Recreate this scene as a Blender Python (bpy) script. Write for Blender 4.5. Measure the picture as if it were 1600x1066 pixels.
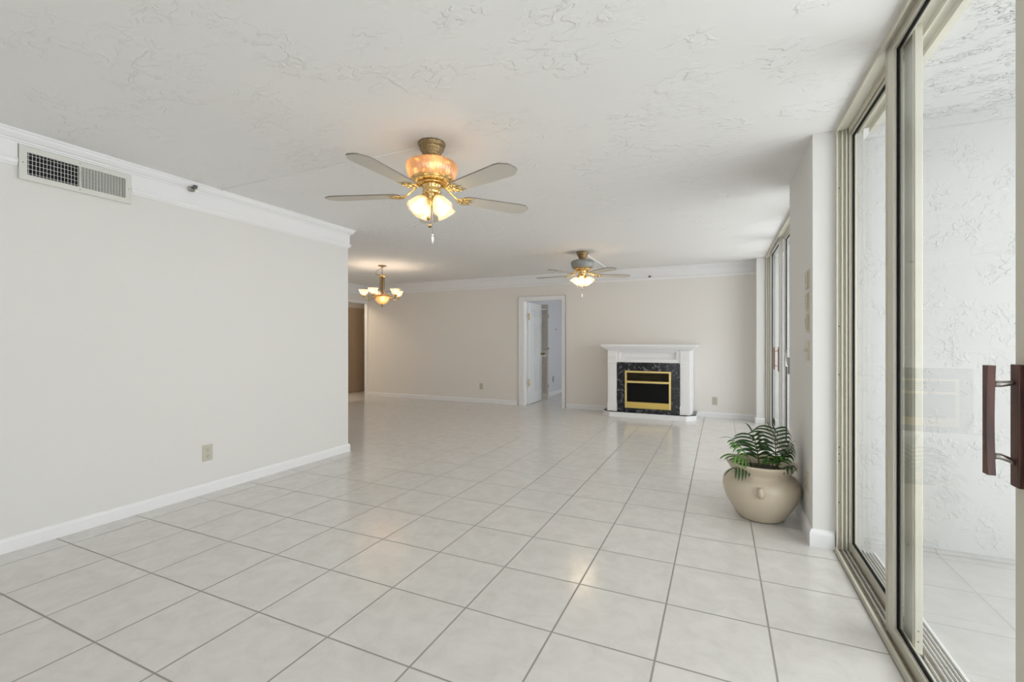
import bpy, bmesh, math, random
from mathutils import Vector, Matrix, Euler
random.seed(7)
for o in list(bpy.data.objects): bpy.data.objects.remove(o, do_unlink=True)
SC = bpy.context.scene
COL = SC.collection
PI = math.pi
H = 2.44

# ------------------------------------------------------------------ camera
cam_d = bpy.data.cameras.new('camera'); cam = bpy.data.objects.new('camera', cam_d); COL.objects.link(cam)
cam.location = (0, 0, 1.215)
cam.rotation_euler = (PI/2, 0, 0.4282)
cam_d.sensor_width = 36.0
cam_d.lens = 712.0/1600*36.0
cam_d.clip_start = 0.05; cam_d.clip_end = 200
SC.camera = cam

# ------------------------------------------------------------------ view + world
SC.view_settings.view_transform = 'Standard'
SC.view_settings.look = 'None'
SC.view_settings.exposure = 0.04
SC.view_settings.gamma = 1.0
SC.view_settings.use_curve_mapping = False
try: SC.cycles.transparent_max_bounces = 24
except Exception: pass
W = bpy.data.worlds.new('world'); SC.world = W; W.use_nodes = True
wn = W.node_tree; wn.nodes.clear()
wo = wn.nodes.new('ShaderNodeOutputWorld'); wb = wn.nodes.new('ShaderNodeBackground')
tc = wn.nodes.new('ShaderNodeTexCoord'); sx = wn.nodes.new('ShaderNodeSeparateXYZ')
# an overcast sky, made brightest towards +X for more daylight in the far room
rp = wn.nodes.new('ShaderNodeValToRGB')
mp = wn.nodes.new('ShaderNodeMath'); mp.operation = 'MULTIPLY_ADD'; mp.inputs[1].default_value = 0.5; mp.inputs[2].default_value = 0.5
wn.links.new(tc.outputs['Generated'], sx.inputs[0]); wn.links.new(sx.outputs['X'], mp.inputs[0]); wn.links.new(mp.outputs[0], rp.inputs[0])
rp.color_ramp.elements[0].position = 0.50; rp.color_ramp.elements[0].color = (0.60, 0.605, 0.62, 1)
rp.color_ramp.elements[1].position = 0.92; rp.color_ramp.elements[1].color = (1.0, 1.0, 1.0, 1)
wn.links.new(rp.outputs[0], wb.inputs[0]); wb.inputs[1].default_value = 3.6
wn.links.new(wb.outputs[0], wo.inputs[0])

# ------------------------------------------------------------------ materials
def principled(name, col, rough=0.6, metal=0.0, spec=None):
    m = bpy.data.materials.new(name); m.use_nodes = True
    b = m.node_tree.nodes['Principled BSDF']
    b.inputs['Base Color'].default_value = (*col, 1); b.inputs['Roughness'].default_value = rough; b.inputs['Metallic'].default_value = metal
    if spec is not None: b.inputs['Specular IOR Level'].default_value = spec
    return m
def add_noise_bump(m, scale, strength, dist=0.01, detail=4, distortion=0.0, col_var=None, ramp=None):
    nt = m.node_tree; b = nt.nodes['Principled BSDF']
    t = nt.nodes.new('ShaderNodeTexCoord'); n = nt.nodes.new('ShaderNodeTexNoise')
    n.inputs['Scale'].default_value = scale; n.inputs['Detail'].default_value = detail; n.inputs['Distortion'].default_value = distortion
    nt.links.new(t.outputs['Object'], n.inputs['Vector'])
    out = n.outputs['Fac']
    if ramp:
        r = nt.nodes.new('ShaderNodeValToRGB'); r.color_ramp.elements[0].position = ramp[0]; r.color_ramp.elements[1].position = ramp[1]
        nt.links.new(out, r.inputs[0]); out = r.outputs[0]
    bp = nt.nodes.new('ShaderNodeBump'); bp.inputs['Strength'].default_value = strength; bp.inputs['Distance'].default_value = dist
    nt.links.new(out, bp.inputs['Height']); nt.links.new(bp.outputs[0], b.inputs['Normal'])
    if col_var:
        c = b.inputs['Base Color'].default_value[:]
        mx = nt.nodes.new('ShaderNodeMixRGB'); mx.inputs[1].default_value = c; mx.inputs[2].default_value = (*col_var, 1)
        nt.links.new(n.outputs['Fac'], mx.inputs[0]); nt.links.new(mx.outputs[0], b.inputs['Base Color'])
    return m

wall_paint = add_noise_bump(principled('wall_paint', (0.765, 0.757, 0.735), 0.75, spec=0.3), 90, 0.08, 0.002)
wall_warm = add_noise_bump(principled('wall_paint_warm', (0.81, 0.78, 0.74), 0.75, spec=0.3), 90, 0.08, 0.002)
trim_white = principled('trim_white', (0.86, 0.86, 0.87), 0.4)
door_white = principled('door_white', (0.80, 0.82, 0.84), 0.4)
bedroom_paint = principled('bedroom_paint', (0.66, 0.67, 0.71), 0.8)
ceiling_mat = principled('ceiling_texture', (0.86, 0.855, 0.845), 0.85, spec=0.2)
def knockdown(m, s1, strength, dist, thr=(0.50, 0.60), aniso=1.0, dist_=0.9):
    nt = m.node_tree; b = nt.nodes['Principled BSDF']
    t = nt.nodes.new('ShaderNodeTexCoord'); mpn = nt.nodes.new('ShaderNodeMapping'); mpn.inputs['Scale'].default_value = (1, aniso, 1); mpn.inputs['Rotation'].default_value = (0.3, 0.2, 0.6)
    n1 = nt.nodes.new('ShaderNodeTexNoise'); n1.inputs['Scale'].default_value = s1; n1.inputs['Detail'].default_value = 6; n1.inputs['Distortion'].default_value = dist_
    r = nt.nodes.new('ShaderNodeValToRGB'); r.color_ramp.elements[0].position = thr[0]; r.color_ramp.elements[1].position = thr[1]
    n2 = nt.nodes.new('ShaderNodeTexNoise'); n2.inputs['Scale'].default_value = s1*0.22; n2.inputs['Detail'].default_value = 2
    r2 = nt.nodes.new('ShaderNodeValToRGB'); r2.color_ramp.elements[0].position = 0.42; r2.color_ramp.elements[1].position = 0.62
    mu = nt.nodes.new('ShaderNodeMath'); mu.operation = 'MULTIPLY'
    bp = nt.nodes.new('ShaderNodeBump'); bp.inputs['Strength'].default_value = strength; bp.inputs['Distance'].default_value = dist
    L = nt.links.new
    L(t.outputs['Object'], mpn.inputs[0]); L(mpn.outputs[0], n1.inputs['Vector']); L(mpn.outputs[0], n2.inputs['Vector'])
    L(n1.outputs['Fac'], r.inputs[0]); L(n2.outputs['Fac'], r2.inputs[0]); L(r.outputs[0], mu.inputs[0]); L(r2.outputs[0], mu.inputs[1])
    L(mu.outputs[0], bp.inputs['Height']); L(bp.outputs[0], b.inputs['Normal'])
    return m
knockdown(ceiling_mat, 13, 0.85, 0.004, (0.50, 0.58), 1.5, 0.5)
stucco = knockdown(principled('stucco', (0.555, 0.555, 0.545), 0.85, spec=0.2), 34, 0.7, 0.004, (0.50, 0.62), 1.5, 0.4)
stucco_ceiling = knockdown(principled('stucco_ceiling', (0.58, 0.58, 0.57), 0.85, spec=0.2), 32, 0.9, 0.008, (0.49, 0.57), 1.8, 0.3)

def tile_mat(name, ox, oy, size, base, dark, grout, rough, grout_w=0.0035):
    m = principled(name, base, rough); nt = m.node_tree; b = nt.nodes['Principled BSDF']; L = nt.links.new
    t = nt.nodes.new('ShaderNodeTexCoord'); s = nt.nodes.new('ShaderNodeSeparateXYZ'); L(t.outputs['Object'], s.inputs[0])
    def math_(op, a, bv=None, cv=None):
        n = nt.nodes.new('ShaderNodeMath'); n.operation = op
        for i, v in enumerate((a, bv, cv)):
            if v is None: continue
            if isinstance(v, (int, float)): n.inputs[i].default_value = v
            else: L(v, n.inputs[i])
        return n.outputs[0]
    ds = []; cells = []
    for ax, o in (('X', ox), ('Y', oy)):
        g = math_('DIVIDE', math_('SUBTRACT', s.outputs[ax], o), size)
        cells.append(math_('FLOOR', math_('ADD', g, 0.0)))
        fr = math_('FRACT', g)
        d = math_('MINIMUM', fr, math_('SUBTRACT', 1.0, fr))
        ds.append(math_('MULTIPLY', d, size))
    d = math_('MINIMUM', ds[0], ds[1])
    mr = nt.nodes.new('ShaderNodeMapRange'); mr.interpolation_type = 'SMOOTHSTEP'
    mr.inputs['From Min'].default_value = grout_w*0.7; mr.inputs['From Max'].default_value = grout_w*1.5
    L(d, mr.inputs['Value'])
    cv = nt.nodes.new('ShaderNodeCombineXYZ'); L(cells[0], cv.inputs[0]); L(cells[1], cv.inputs[1])
    wnz = nt.nodes.new('ShaderNodeTexWhiteNoise'); wnz.noise_dimensions = '3D'; L(cv.outputs[0], wnz.inputs['Vector'])
    off = nt.nodes.new('ShaderNodeVectorMath'); off.operation = 'MULTIPLY_ADD'; off.inputs[1].default_value = (7, 7, 7); L(wnz.outputs['Color'], off.inputs[0]); L(t.outputs['Object'], off.inputs[2])
    n = nt.nodes.new('ShaderNodeTexNoise'); n.inputs['Scale'].default_value = 9; n.inputs['Detail'].default_value = 8; n.inputs['Roughness'].default_value = 0.65; n.inputs['Distortion'].default_value = 0.6
    L(off.outputs[0], n.inputs['Vector'])
    cr = nt.nodes.new('ShaderNodeValToRGB'); cr.color_ramp.elements[0].position = 0.32; cr.color_ramp.elements[0].color = (*dark, 1)
    cr.color_ramp.elements[1].position = 0.62; cr.color_ramp.elements[1].color = (*base, 1)
    L(n.outputs['Fac'], cr.inputs[0])
    mx = nt.nodes.new('ShaderNodeMixRGB'); mx.inputs[1].default_value = (*grout, 1); L(mr.outputs[0], mx.inputs[0]); L(cr.outputs[0], mx.inputs[2])
    L(mx.outputs[0], b.inputs['Base Color'])
    rr = nt.nodes.new('ShaderNodeMapRange'); rr.inputs['To Min'].default_value = 0.8; rr.inputs['To Max'].default_value = rough; L(mr.outputs[0], rr.inputs['Value']); L(rr.outputs[0], b.inputs['Roughness'])
    bp = nt.nodes.new('ShaderNodeBump'); bp.inputs['Strength'].default_value = 0.5; bp.inputs['Distance'].default_value = 0.002
    hsum = math_('ADD', mr.outputs[0], math_('MULTIPLY', n.outputs['Fac'], 0.12))
    L(hsum, bp.inputs['Height']); L(bp.outputs[0], b.inputs['Normal'])
    return m
TS = 0.4133
floor_mat = tile_mat('floor_tile', -1.548*TS, 4.353*TS, TS, (0.74, 0.725, 0.695), (0.665, 0.65, 0.62), (0.34, 0.325, 0.30), 0.17)
balcony_tile = tile_mat('balcony_tile', 1.130, 2.552, 0.385, (0.53, 0.52, 0.505), (0.47, 0.46, 0.445), (0.42, 0.41, 0.39), 0.45)

alu = principled('painted_aluminium', (0.66, 0.635, 0.54), 0.45, 0.1)
alu_light = principled('aluminium_light', (0.74, 0.74, 0.73), 0.4, 0.1)
gasket = principled('black_gasket', (0.012, 0.012, 0.012), 0.7, spec=0.1)
dirt = add_noise_bump(principled('sill_dirt', (0.40, 0.36, 0.27), 0.8), 60, 0.3, 0.003, col_var=(0.14, 0.11, 0.08))
brass = principled('polished_brass', (0.80, 0.58, 0.26), 0.22, 1.0)
brass_old = add_noise_bump(principled('antique_brass', (0.50, 0.37, 0.19), 0.28, 1.0), 110, 0.8, 0.006, col_var=(0.10, 0.065, 0.035))
gold = principled('gold_frame', (0.85, 0.66, 0.27), 0.28, 0.9)
gold_panel = principled('gold_panel', (0.72, 0.53, 0.16), 0.35, 0.7)
black = principled('black_metal', (0.008, 0.008, 0.008), 0.6, spec=0.2)
black_glass = principled('dark_fire_glass', (0.006, 0.006, 0.006), 0.3, spec=0.12)
blade_mat = principled('whitewashed_blade', (0.60, 0.57, 0.51), 0.55)
blade_edge = principled('blade_edge', (0.24, 0.21, 0.18), 0.5)
beige_plastic = principled('beige_plastic', (0.55, 0.53, 0.44), 0.4)
ivory_plastic = principled('ivory_plastic', (0.62, 0.57, 0.45), 0.4)
slot_dark = principled('slot_dark', (0.07, 0.065, 0.055), 0.6)
vent_paint = principled('vent_paint', (0.70, 0.70, 0.66), 0.5)
duct_dark = principled('duct_dark', (0.03, 0.03, 0.045), 0.9)
chrome = principled('brushed_metal', (0.45, 0.43, 0.40), 0.3, 1.0)
steel = principled('silver_metal', (0.75, 0.75, 0.76), 0.25, 1.0)
sprinkler_mat = principled('sprinkler_metal', (0.16, 0.16, 0.16), 0.35, 0.9)
tan_door = principled('tan_door', (0.52, 0.40, 0.29), 0.5)
louver_mat = principled('louver_paint', (0.60, 0.56, 0.51), 0.6)
clay = add_noise_bump(principled('clay_pot', (0.58, 0.495, 0.375), 0.30), 5, 0.05, 0.01, col_var=(0.64, 0.56, 0.44))
soil = add_noise_bump(principled('soil', (0.035, 0.025, 0.018), 0.95), 40, 1.0, 0.02)
leaf_dark = add_noise_bump(principled('palm_leaf', (0.030, 0.065, 0.025), 0.35), 12, 0.1, 0.005, col_var=(0.055, 0.12, 0.035))
leaf_lit = add_noise_bump(principled('palm_leaf_lit', (0.07, 0.20, 0.035), 0.35), 12, 0.1, 0.005, col_var=(0.14, 0.36, 0.05))  # light on some fronds, put into a brighter leaf green
stem_mat = principled('palm_stem', (0.10, 0.12, 0.04), 0.5)
def wood():
    m = principled('dark_red_wood', (0.10, 0.03, 0.02), 0.35); nt = m.node_tree; b = nt.nodes['Principled BSDF']
    t = nt.nodes.new('ShaderNodeTexCoord'); mpn = nt.nodes.new('ShaderNodeMapping'); mpn.inputs['Scale'].default_value = (60, 60, 4)
    n = nt.nodes.new('ShaderNodeTexNoise'); n.inputs['Scale'].default_value = 1.5; n.inputs['Detail'].default_value = 4
    r = nt.nodes.new('ShaderNodeValToRGB'); r.color_ramp.elements[0].color = (0.045, 0.014, 0.012, 1); r.color_ramp.elements[1].color = (0.12, 0.04, 0.025, 1)
    r.color_ramp.elements[0].position = 0.35; r.color_ramp.elements[1].position = 0.65
    nt.links.new(t.outputs['Object'], mpn.inputs[0]); nt.links.new(mpn.outputs[0], n.inputs[0]); nt.links.new(n.outputs[0], r.inputs[0]); nt.links.new(r.outputs[0], b.inputs['Base Color'])
    return m
wood_dark = wood()
wood_red = principled('red_brown_wood', (0.30, 0.11, 0.05), 0.4)
def granite():
    m = principled('black_granite', (0.03, 0.03, 0.035), 0.15); nt = m.node_tree; b = nt.nodes['Principled BSDF']; L = nt.links.new
    t = nt.nodes.new('ShaderNodeTexCoord'); v = nt.nodes.new('ShaderNodeTexVoronoi'); v.inputs['Scale'].default_value = 28
    n = nt.nodes.new('ShaderNodeTexNoise'); n.inputs['Scale'].default_value = 18; n.inputs['Detail'].default_value = 6
    r = nt.nodes.new('ShaderNodeValToRGB'); r.color_ramp.elements[0].position = 0.48; r.color_ramp.elements[0].color = (0.012, 0.012, 0.016, 1)
    r.color_ramp.elements[1].position = 0.78; r.color_ramp.elements[1].color = (0.22, 0.22, 0.25, 1)
    ad = nt.nodes.new('ShaderNodeMath'); ad.operation = 'MULTIPLY_ADD'; ad.inputs[1].default_value = -0.35
    L(t.outputs['Object'], v.inputs['Vector']); L(t.outputs['Object'], n.inputs['Vector']); L(v.outputs['Distance'], ad.inputs[0]); L(n.outputs['Fac'], ad.inputs[2])
    ad2 = nt.nodes.new('ShaderNodeMath'); ad2.operation = 'ADD'; ad2.inputs[1].default_value = 0.14; L(ad.outputs[0], ad2.inputs[0]); L(ad2.outputs[0], r.inputs[0]); L(r.outputs[0], b.inputs['Base Color'])
    return m
granite_mat = granite()
def glass_pane():
    m = bpy.data.materials.new('window_glass'); m.use_nodes = True; nt = m.node_tree; nt.nodes.clear(); L = nt.links.new
    o = nt.nodes.new('ShaderNodeOutputMaterial'); mx = nt.nodes.new('ShaderNodeMixShader'); t = nt.nodes.new('ShaderNodeBsdfTransparent'); g = nt.nodes.new('ShaderNodeBsdfGlossy'); lw = nt.nodes.new('ShaderNodeLayerWeight'); lw.inputs[0].default_value = 0.5
    pw = nt.nodes.new('ShaderNodeMath'); pw.operation = 'POWER'; pw.inputs[1].default_value = 5.0; f = nt.nodes.new('ShaderNodeMath'); f.operation = 'MULTIPLY_ADD'; f.inputs[1].default_value = 0.55; f.inputs[2].default_value = 0.02
    L(lw.outputs['Facing'], pw.inputs[0]); L(pw.outputs[0], f.inputs[0])
    t.inputs[0].default_value = (0.97, 0.985, 0.985, 1); g.inputs['Roughness'].default_value = 0.01
    L(f.outputs[0], mx.inputs[0]); L(t.outputs[0], mx.inputs[1]); L(g.outputs[0], mx.inputs[2]); L(mx.outputs[0], o.inputs[0])
    return m
glass_mat = glass_pane()
def shade_glass(name, col, trans=0.55, rough=0.15, clear=0.25, gl=0.10):
    m = bpy.data.materials.new(name); m.use_nodes = True; nt = m.node_tree; nt.nodes.clear(); L = nt.links.new
    o = nt.nodes.new('ShaderNodeOutputMaterial'); d = nt.nodes.new('ShaderNodeBsdfDiffuse'); t = nt.nodes.new('ShaderNodeBsdfTranslucent'); g = nt.nodes.new('ShaderNodeBsdfGlossy'); tr = nt.nodes.new('ShaderNodeBsdfTransparent')
    for n in (d, t): n.inputs[0].default_value = (*col, 1)
    tr.inputs[0].default_value = (min(1, col[0]*1.05), min(1, col[1]*1.05), min(1, col[2]*1.05), 1)
    g.inputs['Roughness'].default_value = rough
    a = nt.nodes.new('ShaderNodeMixShader'); a.inputs[0].default_value = trans; L(d.outputs[0], a.inputs[1]); L(t.outputs[0], a.inputs[2])
    b = nt.nodes.new('ShaderNodeMixShader'); b.inputs[0].default_value = clear; L(a.outputs[0], b.inputs[1]); L(tr.outputs[0], b.inputs[2])
    c = nt.nodes.new('ShaderNodeMixShader'); c.inputs[0].default_value = gl; L(b.outputs[0], c.inputs[1]); L(g.outputs[0], c.inputs[2])
    L(c.outputs[0], o.inputs[0]); return m
shade_clear = shade_glass('frosted_ribbed_glass', (0.90, 0.84, 0.74), 0.6, 0.15, 0.80, 0.18)
shade_amber = shade_glass('amber_ribbed_glass', (0.76, 0.58, 0.38), 0.6, 0.12, 0.45, 0.15)
shade_grey = shade_glass('grey_ribbed_glass', (0.42, 0.45, 0.43), 0.3, 0.12, 0.15)
bowl_glass = shade_glass('amber_bowl_glass', (0.85, 0.68, 0.46), 0.6, 0.15, 0.55)
def emit(name, col, s):
    m = bpy.data.materials.new(name); m.use_nodes = True; b = m.node_tree.nodes['Principled BSDF']
    b.inputs['Base Color'].default_value = (*col, 1); b.inputs['Emission Color'].default_value = (*col, 1); b.inputs['Emission Strength'].default_value = s
    return m
bulb_mat = emit('lit_bulb', (1.0, 0.84, 0.62), 5.0)

# ------------------------------------------------------------------ mesh helpers
class MB:
    """collects shapes in one bmesh; each face may carry a material slot"""
    def __init__(s): s.bm = bmesh.new(); s.slot = 0; s.M = None
    def _v(s, p):
        p = Vector(p)
        if s.M is not None: p = s.M @ p
        return s.bm.verts.new(p)
    def _f(s, vs, smooth=False):
        try: f = s.bm.faces.new(vs)
        except ValueError: return None
        f.material_index = s.slot; f.smooth = smooth; return f
    def box(s, x0, x1, y0, y1, z0, z1, bev=0.0):
        if bev <= 0:
            v = [s._v((x, y, z)) for x in (x0, x1) for y in (y0, y1) for z in (z0, z1)]
            for q in ((0,1,3,2),(4,6,7,5),(0,4,5,1),(2,3,7,6),(0,2,6,4),(1,5,7,3)): s._f([v[i] for i in q])
        else:
            t = bmesh.new(); bmesh.ops.create_cube(t, size=1)
            for w in t.verts: w.co = Vector(((x0+x1)/2+w.co.x*(x1-x0), (y0+y1)/2+w.co.y*(y1-y0), (z0+z1)/2+w.co.z*(z1-z0)))
            bmesh.ops.bevel(t, geom=list(t.edges), offset=bev, segments=2, affect='EDGES', profile=0.5)
            m = {w: s._v(w.co) for w in t.verts}
            for f in t.faces: s._f([m[w] for w in f.verts])
            t.free()
        return s
    def prism(s, poly, z0, z1, smooth=False):       # poly in XY
        a = [s._v((x, y, z0)) for x, y in poly]; b = [s._v((x, y, z1)) for x, y in poly]; n = len(poly)
        s._f(a[::-1]); s._f(b)
        for i in range(n): s._f([a[i], a[(i+1) % n], b[(i+1) % n], b[i]], smooth)
        return s
    def lathe(s, prof, c=(0, 0, 0), seg=32, smooth=True, flute=0, famp=0.0, closed=False, cap=True):
        rings = []
        for r, z in prof:
            ring = []
            for i in range(seg):
                a = 2*PI*i/seg; rr = r*(1+famp*math.cos(flute*a)) if flute else r
                ring.append(s._v((c[0]+rr*math.cos(a), c[1]+rr*math.sin(a), c[2]+z)))
            rings.append(ring)
        for k in range(len(rings)-1):
            for i in range(seg): s._f([rings[k][i], rings[k][(i+1) % seg], rings[k+1][(i+1) % seg], rings[k+1][i]], smooth)
        if cap and not closed:
            if prof[0][0] > 1e-4: s._f(rings[0][::-1])
            if prof[-1][0] > 1e-4: s._f(rings[-1])
        return s
    def tube(s, pts, r, seg=10, cap=True, flat=1.0):
        pts = [Vector(p) for p in pts]; n = len(pts); rs = r if isinstance(r, (list, tuple)) else [r]*n
        rings = []; up = Vector((0, 0, 1))
        for i, p in enumerate(pts):
            d = (pts[min(i+1, n-1)]-pts[max(i-1, 0)]).normalized()
            u = up if abs(d.dot(up)) < 0.98 else Vector((1, 0, 0))
            a = d.cross(u).normalized(); b = a.cross(d).normalized()
            rings.append([s._v(p+a*math.cos(2*PI*k/seg)*rs[i]+b*math.sin(2*PI*k/seg)*rs[i]*flat) for k in range(seg)])
        for i in range(n-1):
            for k in range(seg): s._f([rings[i][k], rings[i][(k+1) % seg], rings[i+1][(k+1) % seg], rings[i+1][k]], True)
        if cap: s._f(rings[0][::-1]); s._f(rings[-1])
        return s
    def sphere(s, c, r, seg=16, sq=(1, 1, 1)):
        prof = [(max(r*math.sin(PI*k/8), 1e-5), -r*math.cos(PI*k/8)) for k in range(9)]
        M0 = s.M; T = Matrix.Translation(c) @ Matrix.Diagonal((*sq, 1)); s.M = (M0 @ T) if M0 is not None else T
        s.lathe(prof, seg=seg, cap=False); s.M = M0; return s
    def torus(s, c, R, r, axis='z', seg=24, t=8, sq=1.0):
        pts = []
        for i in range(seg+1):
            a = 2*PI*i/seg; x, y = R*math.cos(a), R*math.sin(a)*sq
            pts.append({'z': (c[0]+x, c[1]+y, c[2]), 'x': (c[0], c[1]+x, c[2]+y), 'y': (c[0]+x, c[1], c[2]+y)}[axis])
        return s.tube(pts, r, t, cap=False)
    def build(s, name, mats, parent=None, loc=None, origin=None):
        bmesh.ops.remove_doubles(s.bm, verts=s.bm.verts, dist=1e-6)
        bmesh.ops.recalc_face_normals(s.bm, faces=s.bm.faces)
        me = bpy.data.meshes.new(name); s.bm.to_mesh(me); s.bm.free()
        for m in (mats if isinstance(mats, (list, tuple)) else [mats]): me.materials.append(m)
        o = bpy.data.objects.new(name, me); COL.objects.link(o)
        if parent is not None: o.parent = parent
        if loc: o.location = loc
        return o
def box(name, mat, x0, x1, y0, y1, z0, z1, parent=None, bev=0.0): return MB().box(x0, x1, y0, y1, z0, z1, bev).build(name, mat, parent)
def thing(name, label, cat, loc=(0, 0, 0), rotz=0, group=None):
    o = bpy.data.objects.new(name, None); COL.objects.link(o); o.location = loc; o.rotation_euler = (0, 0, rotz); o.empty_display_size = 0.1
    o['label'] = label; o['category'] = cat
    if group: o['group'] = group
    return o
def tag(o, label, cat, group=None):
    o['label'] = label; o['category'] = cat
    if group: o['group'] = group
    return o
def struct(o, label=None, cat=None):
    o['kind'] = 'structure'
    if label: o['label'] = label
    if cat: o['category'] = cat
    return o
def sweep(name, mat, path, prof, side, parent=None):
    """profile (out, z) swept along a horizontal polyline; side +1 = left of travel"""
    P = [Vector(p) for p in path]; n = len(P); b = MB(); rings = []
    for i in range(n):
        d0 = (P[i]-P[i-1]).normalized() if i else (P[1]-P[0]).normalized()
        d1 = (P[i+1]-P[i]).normalized() if i < n-1 else d0
        n0 = Vector((-d0.y, d0.x))*side; n1 = Vector((-d1.y, d1.x))*side
        m = (n0+n1); m = m/ (m.length_squared/2) if m.length > 1e-6 else n0
        rings.append([b._v((P[i].x+m.x*o, P[i].y+m.y*o, z)) for o, z in prof])
    k = len(prof)
    for i in range(n-1):
        for j in range(k): b._f([rings[i][j], rings[i][(j+1) % k], rings[i+1][(j+1) % k], rings[i+1][j]])
    b._f(rings[0]); b._f(rings[-1][::-1])
    return b.build(name, mat, parent)

# ================================================================== THE SETTING
LX = -3.73; LY = 3.82; FY = 7.90; BX = -3.0   # left wall face, its end, far wall face
SX = -7.15                                     # dining side wall
struct(box('floor', floor_mat, -9.0, 0.605, -3.2, 12.2, -0.1, 0), 'glossy light grey square tile floor of the living room', 'floor')
struct(box('ceiling', ceiling_mat, -9.0, 0.80, -3.2, 12.2, H, H+0.2), 'off-white trowelled ceiling over the living room', 'ceiling')
# left wall with its return behind
b = MB(); b.prism([(LX, -3.0), (LX, LY), (SX-0.12, LY), (SX-0.12, LY-0.12), (LX-0.14, LY-0.12), (LX-0.14, -3.0)], 0, H)
struct(b.build('wall_left', wall_paint), 'plain off-white wall on the left with vent and outlet', 'wall')
# far wall with the doorway
DX0, DX1, DZ = -3.36, -2.60, 1.975
b = MB(); b.box(-7.21, DX0, FY, FY+0.12, 0, H); b.box(DX1, 0.62, FY, FY+0.12, 0, H); b.box(DX0, DX1, FY, FY+0.12, DZ, H)
struct(b.build('wall_far', wall_warm), 'long beige far wall with doorway and fireplace', 'wall')
# dining side wall (header over the hall opening)
b = MB(); b.box(SX-0.12, SX, LY, 4.2, 0, H); b.box(SX-0.12, SX, 5.25, 6.75, 0, H); b.box(SX-0.12, SX, 4.2, 5.25, 0, 0.8); b.box(SX-0.12, SX, 4.2, 5.25, 2.1, H); b.box(SX-0.12, SX, 6.75, 8.0, 2.05, H)
struct(b.build('wall_dining', wall_warm), 'beige dining side wall above the hall opening', 'wall')
# hall
b = MB(); b.box(-8.07, -7.95, 5.5, 10.0, 0, H); b.box(-7.95, -7.27, 5.38, 5.5, 0, H); b.box(-7.95, -7.21, 10.0, 10.12, 0, H); b.box(-7.27, -7.15, 8.02, 10.0, 0, H)
struct(b.build('wall_hall', wall_warm), 'beige hallway wall around the tan panel door', 'wall')
# bedroom behind the doorway
b = MB(); b.box(-3.54, -3.42, FY+0.12, 12.0, 0, H); b.box(-3.42, 0.62, 11.9, 12.0, 0, H)
b.box(0.50, 0.62, FY+0.12, 8.5, 0, H); b.box(0.50, 0.62, 8.5, 11.5, 0, 0.5); b.box(0.50, 0.62, 8.5, 11.5, 2.1, H); b.box(0.50, 0.62, 11.5, 11.9, 0, H)
struct(b.build('wall_bedroom', bedroom_paint), 'pale blue-grey bedroom wall seen through the doorway', 'wall')
# pillars between the sliding doors; unseen run behind camera added to cut daylight
b = MB(); b.box(0.50, 0.62, 3.20, 4.18, 0, H); b.box(0.605, 0.80, -3.0, -0.65, 0, H); b.box(0.49, 0.62, 7.60, FY, 0, H)
struct(b.build('wall_right', wall_paint), 'off-white wall piers between the sliding glass doors', 'wall')
# back wall behind the camera with an opening added for daylight
b = MB(); b.box(-3.87, -1.90, -3.12, -3.0, 0, H); b.box(0.30, 0.80, -3.12, -3.0, 0, H); b.box(-1.90, 0.30, -3.12, -3.0, 2.3, H); b.box(-1.90, 0.30, -3.12, -3.0, 0, 0.08)
struct(b.build('wall_back', wall_paint), 'wall behind the camera with the added window', 'wall')
# balcony
struct(box('floor_balcony', balcony_tile, 0.745, 2.15, -3.2, 12.2, -0.12, -0.005), 'pale tiled balcony floor outside the sliding doors', 'floor')
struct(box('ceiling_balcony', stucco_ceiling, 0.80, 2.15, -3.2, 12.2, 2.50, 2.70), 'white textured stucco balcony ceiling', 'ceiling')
b = MB(); b.box(0.62, 0.745, 3.20, 4.18, 0, H); b.box(0.62, 0.745, 7.60, FY+0.5, 0, H); b.box(0.62, 0.80, 11.5, 12.0, 0, H)
b.box(0.745, 2.15, 3.43, 3.65, -0.005, 2.50); b.box(0.745, 2.15, 8.3, 8.5, -0.005, 2.50)
b.box(0.745, 2.15, 3.405, 3.43, 2.445, 2.50)
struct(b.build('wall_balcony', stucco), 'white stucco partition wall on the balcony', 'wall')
b = MB(); b.box(0.745, 2.15, 3.395, 3.43, -0.004, 0.012)
struct(b.build('trim_1', balcony_tile), 'low tiled curb strip at the foot of the stucco wall', 'trim')

# crown moulding
CP = [(0, 2.44), (0.056, 2.44), (0.056, 2.428), (0.050, 2.425), (0.047, 2.412), (0.030, 2.392), (0.020, 2.388), (0.018, 2.380), (0.012, 2.376), (0.012, 2.283), (0.020, 2.280), (0.024, 2.268), (0.018, 2.252), (0.010, 2.243), (0.006, 2.236), (0, 2.236)]
CT = CP[:8]+[(0.012, 2.376), (0.012, 2.3665), (0, 2.3665)]      # the part that passes over the air vent
struct(sweep('trim_2', trim_white, [(LX, 1.779), (LX, LY), (SX, LY)], CP, -1), 'white crown moulding on the left wall, turning its end', 'trim')
struct(sweep('trim_6', trim_white, [(LX, 1.218), (LX, 1.779)], CT, -1), 'white crown moulding directly above the air vent', 'trim')
struct(sweep('trim_7', trim_white, [(LX, -3.0), (LX, 1.218)], CP, -1), 'white crown moulding left of the air vent', 'trim')
struct(sweep('trim_3', trim_white, [(SX, LY+0.06), (SX, FY), (0.49, FY)], CP, -1), 'white crown moulding along the far wall', 'trim')
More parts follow.
